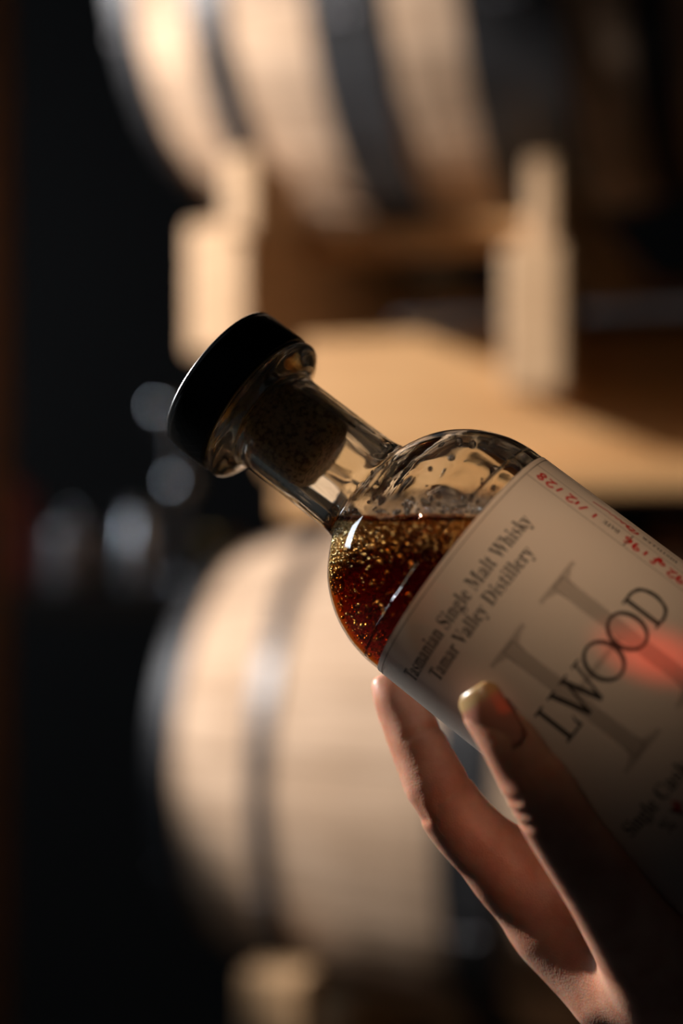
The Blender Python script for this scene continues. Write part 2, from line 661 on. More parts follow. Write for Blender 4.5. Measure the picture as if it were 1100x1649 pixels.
# uprights
for s in (-0.28, 1.04):
    rbox('upright', s, s + 0.09, -0.60, -0.505, -1.31, 0.42)
for s in (0.98,):
    rbox('upright', s, s + 0.09, 0.0, 0.095, -1.31, 0.40)
rbox('upright', -0.17, -0.08, -0.02, 0.07, -1.31, -0.86)

# ------------------------------------------------------------------ brown post at the left edge
po = link('timber_post', bevel_box('timber_post', 0.14, 0.14, 3.7, 0.008), M['post'], smooth=False)
po.location = (-0.610, 2.25, 0.54)
tag(po, 'rough brown timber post standing floor to ceiling by the dark left recess', 'post')

# ------------------------------------------------------------------ dim bench with metal and glass ware behind, left
M['bench'] = simple('dark_bench', (0.02, 0.017, 0.015), 0.6)
M['steel'] = simple('brushed_steel', (0.62, 0.63, 0.66), 0.22, 1.0)
M['tin'] = simple('pale_tin', (0.42, 0.38, 0.38), 0.3, 0.7)
M['brass'] = simple('brass', (0.55, 0.36, 0.14), 0.25, 1.0)
M['red_tin'] = simple('red_enamel', (0.45, 0.10, 0.08), 0.35)
bench = empty('work_bench', (-0.45, 2.75, -1.31))
tag(bench, 'dark wooden work bench in the shadow behind the barrels, carrying small metal ware', 'bench')
top = link('bench_top', bevel_box('bench_top', 0.95, 0.45, 0.05, 0.006), M['bench'], bench, smooth=False)
top.location = (0, 0, 1.145)
for x in (-0.42, 0.42):
    for y in (-0.17, 0.17):
        lg = link('leg', bevel_box('leg', 0.06, 0.06, 1.12, 0.005), M['bench'], bench, smooth=False)
        lg.location = (x, y, 0.56)
BZ = -1.31 + 1.17


def ware(name, px, y, prof, mat, label, cat, handle=None, knob=None):
    x = (px - 550) * y / F
    e = empty(name, (x, y, BZ))
    tag(e, label, cat)
    v, f = lathe(spline(prof, 4), 40)
    link('body', mesh(name + '_body', v, f), M[mat], e)
    if handle:
        h, r0 = handle
        V, Fc = [], []
        n, q = 14, 8
        for i in range(n + 1):
            t = math.pi * (i / n) - math.pi / 2
            cx, cz = r0 - 0.004 + 0.035 * math.cos(t), h + 0.05 * math.sin(t)
            for k in range(q):
                a = 2 * math.pi * k / q
                V.append((cx + 0.005 * math.cos(a) * math.cos(t), 0.007 * math.sin(a), cz + 0.005 * math.cos(a) * math.sin(t)))
        for i in range(n):
            for k in range(q):
                k2 = (k + 1) % q
                Fc.append((i * q + k, i * q + k2, (i + 1) * q + k2, (i + 1) * q + k))
        link('handle', mesh('handle', V, Fc), M[mat], e)
    if knob:
        v, f = lathe([(knob, 0.0), (knob, .006), (knob + .012, .008), (knob + .022, .014), (knob + .034, .012), (knob + .04, 0)], 24)
        link('knob', mesh('knob', v, f), M['steel'], e)
    return e


ware('steel_jug', 222, 2.66, [(0, 0), (0.002, .036), (.03, .038), (.08, .033), (.12, .026), (.14, .024), (.15, .028), (.148, .025), (.13, .021), (.08, .028), (.01, .034), (.008, 0)], 'steel',
     'steel jug with a side handle on the dark bench, tallest of the metal ware', 'jug', handle=(.08, .034))
ware('tin_canister', 120, 2.66, [(0, 0), (0.001, .05), (.1, .05), (.105, .046), (.11, .03), (.112, 0)], 'tin',
     'squat pale tin canister with a round knob lid on the dark bench beside the jug', 'canister', knob=.11)
ware('brass_cup', 362, 2.60, [(0, 0), (0.001, .03), (.005, .012), (.03, .010), (.045, .03), (.09, .042), (.088, .039), (.05, .028), (.04, 0)], 'brass',
     'small brass cup with a stem on the dark bench, nearest the lower barrel', 'cup')
ts = ware('tap_stand', 288, 2.62, [(0, 0), (0.001, .030), (.006, .029), (.012, .010), (.10, .008), (.30, .008), (.305, .006), (.305, 0)], 'steel',
          'slim steel tap stand carrying two polished round knobs on the dark bench', 'tap')
for zz, xx in ((.190, .010), (.325, -.018)):
    v, f = lathe([(.033 * math.sin(a), .033 * math.cos(a) if abs(a) < 1.57 else 0.0) for a in [math.pi * (i / 20 - .5) for i in range(21)]], 32)
    kb = link('knob', mesh('knob', v, f), simple('polished_steel', (0.85, 0.86, 0.88), 0.06, 1.0), ts)
    kb.location = (xx, -.035, zz)
ware('red_tin_can', 14, 2.70, [(0.002, 0), (0.003, .045), (.17, .045), (.18, .04), (.185, .02), (.2, .018), (.2, 0)], 'red_tin',
     'red enamelled can with a narrow neck on the dark bench beside the timber post', 'can')

# ------------------------------------------------------------------ bottle
P0 = at(745, 910.5, 0.426)
AY = 0.22
cA = math.sqrt(1 - AY * AY)
ax = np.array([-math.cos(math.radians(38)) * cA, AY, math.sin(math.radians(38)) * cA])
vv = -P0 / np.linalg.norm(P0)
uu = vv - (vv @ ax) * ax
uu /= np.linalg.norm(uu)
ww = np.cross(ax, uu)
# local frame of the bottle: X = towards the viewer, Y = along the print, Z = up the bottle
BM = Matrix((Vector(uu), Vector(ww), Vector(ax))).transposed().to_4x4()
BM.translation = Vector(P0)
bottle = empty('whisky_bottle')
bottle.matrix_world = BM
tag(bottle, 'tilted clear glass whisky bottle with paper label, black stopper and amber spirit, in a hand', 'bottle')

outer = [(-.125, 0), (-.125, .030), (-.1245, .0365), (-.1215, .0393), (-.117, .0400), (-.09, .0400), (-.045, .0400), (0, .0400), (.0052, .0399), (.0100, .0393),
         (.0138, .0383), (.0185, .0364), (.0232, .0336), (.0275, .0301), (.0308, .0263), (.0333, .0224), (.0350, .0193), (.0366, .0177), (.0395, .0170),
         (.045, .0168), (.060, .0167), (.070, .0167), (.0728, .0170), (.0745, .0180), (.0757, .0200), (.0766, .0225), (.0773, .0240), (.0782, .0249), (.0793, .0251),
         (.0803, .0249), (.0810, .0241), (.0811, .0225), (.0811, .0160), (.0810, .0138), (.0800, .0128)]
inner = [(.0800, .0128), (.070, .0127), (.055, .0127), (.044, .0127), (.0385, .0133), (.0345, .0158), (.0310, .0205), (.0278, .0256), (.0240, .0300), (.0190, .0334),
         (.0130, .0357), (.0050, .0367), (-.003, .0368), (-.05, .0368), (-.10, .0368), (-.110, .0360), (-.115, .033), (-.1175, .026), (-.1185, .012), (-.1188, 0)]
prof = spline(outer, 4) + spline(inner, 5)[1:]
prof = [(s, max(r, 0.0)) for s, r in prof]
V, Fc = lathe(prof, 144)
# the inside of blown glass is never even: low ripples run down the neck and shoulder
from mathutils import noise as mnoise
n_out = len(spline(outer, 4))
for i, p in enumerate(V):
    s_ = p[2]
    if i // 144 >= n_out and -0.1 < s_ < 0.054 and (p[0] or p[1]):
        th = math.atan2(p[1], p[0])
        amp = 0.00022 if s_ > 0.040 else 0.00036
        k_ = 1 + amp / math.hypot(p[0], p[1]) * (mnoise.noise(Vector((math.cos(th) * 3.4, math.sin(th) * 3.4, s_ * 38))) + 0.3 * mnoise.noise(Vector((math.cos(th) * 8, math.sin(th) * 8, s_ * 120 + 4))))
        V[i] = (p[0] * k_, p[1] * k_, s_)
glass = link('glass_body', mesh('glass_body', V, Fc), M['glass'], bottle)

# stopper: cap > cork
capp = [(.08195, 0), (.08195, .0244), (.0821, .0250), (.0824, .0252), (.0945, .0252), (.0955, .0250), (.0961, .0244), (.0963, .0232), (.0963, 0)]
V, Fc = lathe(capp, 120)
cap = link('stopper', mesh('stopper', V, Fc), M['cap'], bottle)
tag(cap, 'black round stopper with an engraved cross-hatched side')
V, Fc = lathe([(.0955, .0), (.0955, .0246), (.0965, .0250), (.0970, .0247), (.0972, .0240), (.0972, 0)], 120)
link('top_disc', mesh('top_disc', V, Fc), simple('stopper_steel', (0.75, 0.74, 0.73), 0.25, 1.0), cap)
# engraved lattice on the side of the stopper: shallow crossing ribs
V, Fc = [], []
nr = 40
for k in range(nr):
    for sg in (-1, 1):
        base = len(V)
        m_ = 7
        for i in range(m_):
            t = i / (m_ - 1)
            s = .0826 + t * .0114
            th = 2 * math.pi * k / nr + sg * (t - .5) * .46
            for dth in (-.006, .006):
                V.append((.02532 * math.cos(th + dth), .02532 * math.sin(th + dth), s))
        for i in range(m_ - 1):
            a = base + 2 * i
            Fc.append((a, a + 1, a + 3, a + 2))
lat = link('engraved_lattice', mesh('engraved_lattice', V, Fc), simple('lattice_black', (0.02, 0.016, 0.013), 0.35), cap)
lat['kind'] = 'stuff'
corkp = [(.0812, 0), (.0812, .0124), (.0790, .01265), (.0600, .0126), (.0560, .0124), (.0540, .0119), (.0530, .0108), (.0528, 0)]
V, Fc = lathe(corkp, 72)
link('cork', mesh('cork', V, Fc), M['cork'], cap)
V, Fc = lathe([(.08122, 0), (.08122, .0236), (.0815, .0238), (.0819, .0236), (.0819, 0)], 96)
link('cork_washer', mesh('cork_washer', V, Fc), simple('pale_cork_washer', (0.80, 0.55, 0.25), 0.7), cap)

# ---- label wraps part of the body
RL = 0.04012


def cyl(u, v, r):
    """label plane (mm): u along the print, v down the bottle"""
    th = u / 40.2
    return (r * math.cos(th), r * math.sin(th), -v / 1000.0)


LW0, LW1, LV1 = -78.0, 60.0, 113.0
V, Fc = [], []
nu, nv = 120, 26
for side, r in ((0, RL + 0.00010), (1, RL)):
    for j in range(nv + 1):
        for i in range(nu + 1):
            V.append(cyl(LW0 + (LW1 - LW0) * i / nu, LV1 * j / nv, r))
off = (nu + 1) * (nv + 1)
for j in range(nv):
    for i in range(nu):
        a = j * (nu + 1) + i
        Fc.append((a, a + nu + 1, a + nu + 2, a + 1))
V = V[:off]
lab = link('label', mesh('label', V, Fc), M['paper'], bottle)
tag(lab, 'pale paper label printed in black serif with red handwriting')
RP = RL + 0.00013


def print_mesh(name, V2, Fc, mat, r=RP):
    # cut the print into pieces under a millimetre so that it follows the curve of the bottle
    bm_ = bmesh.new()
    bm_.from_mesh(mesh(name, [(u, v, 0) for u, v in V2], Fc))
    for _ in range(7):
        bmesh.ops.triangulate(bm_, faces=list(bm_.faces))
        ed_ = [e for e in bm_.edges if abs(e.verts[0].co.x - e.verts[1].co.x) > 0.9]
        if not ed_:
            break
        bmesh.ops.subdivide_edges(bm_, edges=ed_, cuts=1)
    me = bpy.data.meshes.new(name)
    for v_ in bm_.verts:
        v_.co = cyl(v_.co.x, v_.co.y, r)
    bm_.to_mesh(me)
    bm_.free()
    o = link(name, me, M[mat], lab, smooth=False)
    return o


class Ink:
    def __init__(self):
        self.V, self.F = [], []

    def ribbon(self, pts, w, closed=False, sub=1):
        pts = [np.array(p, float) for p in pts]
        if sub > 1:
            q = spline([tuple(p) for p in (pts + [pts[0]] if closed else pts)], sub)
            pts = [np.array(p) for p in (q[:-1] if closed else q)]
        n = len(pts)
        ws = w if isinstance(w, (list, tuple)) else None
        base = len(self.V)
        for i, p in enumerate(pts):
            a = pts[(i - 1) % n] if (closed or i > 0) else pts[i]
            c = pts[(i + 1) % n] if (closed or i < n - 1) else pts[i]
            d = c - a
            d = d / (np.linalg.norm(d) + 1e-9)
            nn = np.array([-d[1], d[0]])
            hw = (ws[min(int(i / max(n - 1, 1) * (len(ws) - 1) + .5), len(ws) - 1)] if ws else w) / 2
            self.V += [tuple(p + nn * hw), tuple(p - nn * hw)]
        for i in range(n if closed else n - 1):
            j = (i + 1) % n
            a, b2 = base + 2 * i, base + 2 * j
            self.F.append((a, a + 1, b2 + 1, b2))

    def line(self, p, q, w, n=8):
        p, q = np.array(p, float), np.array(q, float)
        self.ribbon([p + (q - p) * i / n for i in range(n + 1)], w)

    def ring(self, c, rx, ry, wt, ws):
        """letter O: outer ellipse with thin top and bottom (wt) and heavier sides (ws)"""
        base = len(self.V)
        n = 48
        for i in range(n):
            a = 2 * math.pi * i / n
            self.V.append((c[0] + rx * math.cos(a), c[1] + ry * math.sin(a)))
            self.V.append((c[0] + (rx - ws) * math.cos(a), c[1] + (ry - wt) * math.sin(a)))
        for i in range(n):
            a, b2 = base + 2 * i, base + 2 * ((i + 1) % n)
            self.F.append((a, a + 1, b2 + 1, b2))

    def build(self, name, mat, r=RP):
        return print_mesh(name, self.V, self.F, mat, r)


def serif(txt):
    out = ''
    for ch in txt:
        if 'A' <= ch <= 'Z':
            out += chr(0x1D400 + ord(ch) - 65)
        elif 'a' <= ch <= 'z':
            out += chr(0x1D41A + ord(ch) - 97)
        elif '0' <= ch <= '9':
            out += chr(0x1D7CE + ord(ch) - 48)
        else:
            out += ch
    return out


def text_outline(txt):
    cu = bpy.data.curves.new('lettering', 'FONT')
    cu.body = txt
    cu.size = 1.0
    cu.resolution_u = 3
    o = bpy.data.objects.new('lettering', cu)
    COL.objects.link(o)
    dg = bpy.context.evaluated_depsgraph_get()
    me = o.evaluated_get(dg).to_mesh()
    V = np.array([v.co[:2] for v in me.vertices])
    Fc = [tuple(p.vertices) for p in me.polygons]
    o.evaluated_get(dg).to_mesh_clear()
    bpy.data.objects.remove(o)
    bpy.data.curves.remove(cu)
    return V, Fc


def text(name, txt, u0, u1, vbase, capmm, mat='ink', rot=False, r=RP):
    """set txt so that it spans u0..u1 (or v along the strip when rot) with its baseline at vbase"""
    V, Fc = text_outline(serif(txt))
    if len(V) == 0:
        return
    x0, x1 = V[:, 0].min(), V[:, 0].max()
    X = (V[:, 0] - x0) / (x1 - x0)
    Yn = V[:, 1] / 0.70 * capmm
    if rot:   # reads up the bottle, letter tops to the left
        P = [(vbase - y, u0 + (u1 - u0) * x) for x, y in zip(X, Yn)]
    else:
        P = [(u0 + (u1 - u0) * x, vbase - y) for x, y in zip(X, Yn)]
    return print_mesh(name, P, Fc, mat, r)


text('lettering', 'Tasmanian Single Malt Whisky', -41.0, 22.3, 12.5, 4.5)
text('lettering', 'Tamar Valley Distillery', -33.0, 15.0, 18.5, 4.3)
text('lettering', 'Single Cask', -33.5, -5.0, 84.8, 4.3)
text('lettering', '% Vol', -24.0, -10.0, 91.2, 4.0)
# big pale monogram H
k = Ink()
for cx in (-10.0, 12.3):
    k.line((cx, 28.0), (cx, 72.3), 4.6, 12)
    k.ribbon([(cx - 7.6, 28.0), (cx + 7.6, 28.0)], 1.3)
    k.ribbon([(cx - 7.6, 72.4), (cx + 7.6, 72.4)], 1.3)
    for sv, v0 in ((1, 28.6), (-1, 71.8)):
        for sg in (-1, 1):
            b0 = len(k.V)
            k.V += [(cx + sg * 1.9, v0), (cx + sg * 5.6, v0), (cx + sg * 2.6, v0 + sv * 1.4), (cx + sg * 1.9, v0 + sv * 4.6)]
            k.F.append((b0, b0 + 1, b0 + 2, b0 + 3))
k.line((-8.0, 50.0), (10.3, 50.0), 1.5, 12)
k.build('monogram', 'grey_print', RP + .00002)
# the large thin name
k = Ink()
vt, vb = 44.9, 56.1
k.line((-19.3, vt), (-19.3, vb), 1.4)                       # L
k.line((-21.3, vt + .2), (-17.3, vt + .2), .65)
k.line((-21.3, vb - .2), (-14.2, vb - .2), .7)
k.ribbon([(-14.2, vb - .1), (-14.6, vb - 1.6), (-13.9, vb - 3.4)], [.9, .8, .3])
k.line((-13.4, vt), (-10.2, vb), 1.5)                        # W
k.line((-10.2, vb), (-7.7, vt), 0.8)
k.line((-8.3, vt), (-5.3, vb), 1.5)
k.line((-5.3, vb), (-2.5, vt), 0.8)
k.line((-15.0, vt + .2), (-11.6, vt + .2), .65)
k.line((-9.6, vt + .2), (-6.2, vt + .2), .65)
k.line((-4.0, vt + .2), (-1.0, vt + .2), .65)
k.ring((2.9, 50.5), 5.3, 6.0, .85, 1.3)                     # O
k.ring((13.2, 50.5), 5.3, 6.0, .85, 1.3)                    # O
k.line((20.4, vt), (20.4, vb), 1.35)                          # D
k.line((18.7, vt + .2), (21.6, vt + .2), .65)
k.line((18.7, vb - .2), (21.6, vb - .2), .65)
k.ribbon([(20.4, vt + .25), (23.4, vt + .3), (26.2, vt + 1.8), (27.4, 50.5), (26.2, vb - 1.8), (23.4, vb - .3), (20.4, vb - .25)], [.75, .85, 1.1, 1.35, 1.1, .85, .75], sub=6)
k.build('lettering', 'ink')
# ruled lines of the form at the side and the top border
k = Ink()
k.line((LW0, 1.6), (LW1 - 1, 1.6), .22, 60)
k.line((36.0, 1.6), (36.0, 111), .22, 20)
k.line((44.2, 1.6), (44.2, 111), .22, 20)
k.line((52.6, 1.6), (52.6, 111), .22, 20)
k.line((36.0, 35.2), (44.2, 35.4), .35)
k.build('ruled_line', 'line_ink')
text('lettering', 'DATE', 31.9, 26.5, 41.6, 2.2, rot=True)
text('lettering', 'DISTILLER', 49.4, 37.4, 49.2, 2.0, rot=True)


# handwriting in red: each stroke given as (along, up) in mm, along = reading direction up the bottle
def hand(strokes, v0, ub, w=.75, sc=1.0):
    k = Ink()
    for st in strokes:
        P = [(ub - y * sc, v0 - x * sc) for x, y in st]
        k.ribbon(P, w, sub=5 if len(st) > 2 else 1)
    return k


two = [(0, 3.0), (.8, 4.0), (2.0, 3.7), (2.1, 2.6), (1.0, 1.0), (.1, .1), (1.0, .5), (2.6, .2)]
eight = [(2.2, 3.4), (1.2, 3.9), (.6, 3.1), (1.3, 2.2), (2.1, 1.2), (1.4, .1), (.5, .8), (1.2, 2.0), (2.2, 2.9), (2.2, 3.4)]
sh = lambda P, d: [(x + d, y) for x, y in P]
k = hand([[(0, .5), (.2, 3.4)], [(3.2, .3), (4.6, 4.0)], [(6.0, .8), (6.25, 3.3)], sh(two, 7.0), [(12.0, .4), (12.7, 3.6)], sh(two, 14.0), sh(eight, 17.2)], 23.8, 41.8)
k.build('handwriting', 'red_ink')
six = [(2.0, 3.8), (.7, 2.8), (.3, 1.2), (1.2, .1), (2.1, 1.0), (1.3, 1.9), (.4, 1.2)]
nine = [(2.1, 3.2), (1.2, 3.9), (.3, 3.0), (1.1, 2.0), (2.1, 3.0), (2.0, 1.4), (1.5, .0)]
o_ = [(1.0, 1.9), (.2, 1.0), (1.0, .1), (1.9, 1.0), (1.0, 1.9)]
f_ = [(2.6, 3.6), (1.6, 4.0), (1.4, 2.0), (1.2, -.6), (.4, -1.0), (.5, -.1), (2.2, 1.8)]
k = hand([sh(nine, -1.6), sh(two, 1.2), sh(o_, 5.2), sh(f_, 6.6), [(11.3, .4), (11.6, 3.2)], sh(nine, 13.2), sh(six, 16.2)], 52.6, 41.8)
k.build('handwriting', 'red_ink')
k = hand([[(0, .6), (.4, 2.8), (2.4, 3.2), (1.2, .8), (3.0, .4), (3.6, 2.4), (2.6, 2.8), (4.6, .8), (5.4, 2.2), (6.2, .9), (7.2, 1.9), (8.0, 1.0), (9.2, 1.8), (10.4, 1.2), (12.0, 1.7), (15.4, 2.4)]], 35.8, 49.6)
k.build('handwriting', 'red_ink')
k = hand([[(0, 2.4), (1.6, 3.9), (1.2, 1.6), (3.2, 2.8)]], 89.4, -13.2, .9)
k.build('handwriting', 'red_ink')

# ---- whisky: the cavity below a level, rippling surface
Z0 = -0.0012
skin_ = [(s, max(r - 0.0006, 0)) for s, r in spline(outer, 4) if -.1185 < s < 0.0405]
inn = np.array(skin_[::-1] + [(-.1188, 0.0)])
liq = [(inn[0][0], 0.0)] + [tuple(p) for p in inn]
V, Fc = lathe(liq, 128)
bm = bmesh.new()
me = mesh('whisky', V, [f[::-1] for f in Fc])
bm.from_mesh(me)
bmesh.ops.recalc_face_normals(bm, faces=bm.faces)
Binv = BM.inverted()
upl = (Binv.to_3x3() @ Vector((0, 0, 1))).normalized()
pl = Binv @ Vector((P0[0], P0[1], Z0))
res = bmesh.ops.bisect_plane(bm, geom=list(bm.verts) + list(bm.edges) + list(bm.faces), plane_co=pl, plane_no=upl, clear_outer=True, dist=1e-6)
edges = [e for e in bm.edges if e.is_boundary]
loop_v = set(v for e in edges for v in e.verts)
fres = bmesh.ops.contextual_create(bm, geom=edges)
caps = [f for f in fres['faces']]
tri = bmesh.ops.triangulate(bm, faces=caps)['faces']
for _ in range(5):
    ts = set(tri)
    ed = [e for e in {e for f in tri for e in f.edges} if e.calc_length() > 0.0014 and all(fc in ts for fc in e.link_faces)]
    if not ed:
        break
    bmesh.ops.subdivide_edges(bm, edges=ed, cuts=1, use_grid_fill=False)

    def flat_faces():
        return [f for f in bm.faces if all(abs((v.co - pl).dot(upl)) < 1e-5 for v in f.verts)]
    bmesh.ops.triangulate(bm, faces=[f for f in flat_faces() if len(f.verts) > 3])
    tri = flat_faces()
ts = set(tri)
surf = {v for f in tri for v in f.verts if not v.is_boundary and all(fc in ts for fc in v.link_faces)}
for v in surf:
    p = v.co
    h = 0.0011 * mnoise.noise(Vector((p.x * 130, p.y * 130, p.z * 130))) + 0.0006 * mnoise.noise(Vector((p.x * 330, p.y * 330, p.z * 330 + 9)))
    v.co = p + upl * h
lm = bpy.data.meshes.new('whisky')
bm.to_mesh(lm)
bm.free()
whisky = link('whisky', lm, M['whisky'], bottle)
tag(whisky, 'dark amber whisky sloshing with golden bubbles')

# ---- bubbles, foam and drops
def ico(sub):
    b_ = bmesh.new()
    bmesh.ops.create_icosphere(b_, subdivisions=sub, radius=1)
    b_.verts.ensure_lookup_table()
    Vv = np.array([v.co[:] for v in b_.verts])
    Ff = np.array([[v.index for v in f.verts] for f in b_.faces])
    b_.free()
    return Vv, Ff


IV, IF = ico(2)
rs = np.array([r for s, r in inn][::-1])
ss = np.array([s for s, r in inn][::-1])


def inner_r(s):
    return np.interp(s, ss, rs)


upn = np.array(upl)
pln = np.array(pl)


def spheres(C, R, name, mat, parent):
    n = len(C)
    Vv = (C[:, None, :] + R[:, None, None] * IV[None]).reshape(-1, 3)
    Ff = (IF[None] + (np.arange(n) * len(IV))[:, None, None]).reshape(-1, 3)
    me = bpy.data.meshes.new(name)
    me.vertices.add(len(Vv))
    me.vertices.foreach_set('co', Vv.ravel())
    me.loops.add(len(Ff) * 3)
    me.loops.foreach_set('vertex_index', Ff.ravel())
    me.polygons.add(len(Ff))
    me.polygons.foreach_set('loop_start', np.arange(0, len(Ff) * 3, 3))
    me.update(calc_edges=True)
    me.validate()
    o = link(name, me, M[mat], parent)
    o['kind'] = 'stuff'
    return o


NCD = 220000
cand_s = rng.uniform(-0.004, 0.0365, NCD)
cand_t = rng.uniform(-math.pi, math.pi, NCD)
rad = np.exp(rng.normal(math.log(0.00033), 0.42, NCD)).clip(0.00013, 0.00085)
rmax = inner_r(cand_s) - rad - 0.00015
inset = rng.exponential(0.0045, NCD)
rr = np.maximum(rmax - inset, 0)
C = np.stack([rr * np.cos(cand_t), rr * np.sin(cand_t), cand_s], 1)
depth = -((C - pln) @ upn)
left = np.clip((cand_s - 0.024) / 0.006, 0, 1)
pr = 0.34 * np.exp(-(depth / 0.0075) ** 2) + 1.0 * left * np.exp(-depth / 0.012) + 0.010
keep = (depth > rad + 0.0012) & (rng.uniform(0, 1, NCD) < pr) & (rmax > 0.002) & (rr > 0) & (C[:, 0] > -0.012)
C, R = C[keep], rad[keep]
# thin out overlaps on a hash grid
cellk = np.floor(C / 0.00062).astype(int)
_, first = np.unique(cellk, axis=0, return_index=True)
C, R = C[np.sort(first)], R[np.sort(first)]
pk = rng.permutation(len(C))[:9000]
C, R = C[pk], R[pk]
spheres(C, R, 'bubbles', 'bubble', whisky)
# clear drops and froth clinging to the glass just above the spirit
n = 9000
ds = rng.uniform(0.002, 0.036, n)
dt_ = rng.uniform(-math.pi, math.pi, n)
dr = np.exp(rng.normal(math.log(0.0006), 0.4, n)).clip(0.0003, 0.0013)
ri = np.interp(ds, np.array([q_[0] for q_ in inner][::-1]), np.array([q_[1] for q_ in inner][::-1])) - dr * 0.8
C2 = np.stack([ri * np.cos(dt_), ri * np.sin(dt_), ds], 1)
hgt = (C2 - pln) @ upn
kp = (hgt > dr) & (rng.uniform(0, 1, n) < 0.9 * np.exp(-hgt / 0.0024) * (0.35 + 0.65 * (ds < 0.02)) + 0.006)
spheres(C2[kp], dr[kp], 'droplets', 'drop', whisky)
print('bubbles', len(C), 'drops', kp.sum())

# ------------------------------------------------------------------ hand (one continuous surface from a distance field)
def MMv(px, py, y):
    return at(px, py, y)


def cone_sdf(P, a, b, ra, rb):
    """distance to a tapered capsule"""
    ba = b - a
    l2 = ba @ ba
    q = P - a
    h_ = q @ ba
    t = np.clip(h_ / l2, 0, 1)
    d2 = np.einsum('...i,...i->...', q, q) - 2 * t * h_ + t * t * l2
    return np.sqrt(np.maximum(d2, 0)) - (ra + (rb - ra) * t)


def smin(a, b, k):
    h = np.clip(0.5 + 0.5 * (b - a) / k, 0, 1)
    return b + (a - b) * h - k * h * (1 - h)


def pxr(r, y):
    return r * y / F


def chain(P, pts, k=0.004):
    """pts: (px, py, depth, radius_px)"""
    d = None
    q3 = [tuple(at(*p[:3])) + (pxr(p[3], p[2]),) for p in pts]
    q3 = np.array(spline(q3, 4))
    for p, q in zip(q3[:-1], q3[1:]):
        s = cone_sdf(P, p[:3], q[:3], p[3], q[3])
        d = s if d is None else np.minimum(d, s)
    return d


IDX = [(617, 1105, .4450, 19), (634, 1128, .4436, 32), (655, 1160, .4420, 42), (679, 1212, .4385, 47), (710, 1276, .4350, 53), (752, 1335, .4350, 56), (828, 1406, .4370, 62)]
THB = [(782, 1152, .3860, 36), (815, 1188, .3845, 46), (846, 1236, .3848, 51), (872, 1276, .3850, 58), (915, 1345, .3885, 61), (985, 1440, .3960, 72), (1070, 1570, .4120, 90)]
MID = [(838, 1060, .4800, 30), (846, 1130, .4800, 37), (866, 1225, .4790, 41), (895, 1310, .4690, 45), (920, 1400, .4560, 55)]
RNG = [(930, 1150, .4720, 30), (938, 1215, .4740, 37), (958, 1300, .4760, 40), (985, 1370, .4680, 44), (1000, 1450, .4560, 56)]
PNK = [(1025, 1270, .4640, 26), (1035, 1320, .4660, 32), (1050, 1390, .4680, 35), (1065, 1440, .4620, 40), (1075, 1500, .4540, 52)]
PALM = [
    [(828, 1406, .4370, 62), (896, 1492, .4400, 66), (1050, 1612, .4400, 80), (1130, 1760, .4400, 110)],
    [(920, 1400, .4560, 55), (990, 1530, .4480, 75), (1100, 1680, .4420, 110)],
    [(1000, 1450, .4560, 56), (1080, 1580, .4480, 80), (1160, 1720, .4420, 100)],
    [(1075, 1500, .4540, 52), (1140, 1600, .4480, 80), (1200, 1720, .4420, 95)],
    [(1070, 1570, .4120, 90), (1130, 1700, .4320, 110)],
    [(1120, 1740, .4380, 125), (1260, 1930, .4400, 125), (1460, 2200, .4450, 150)],
]


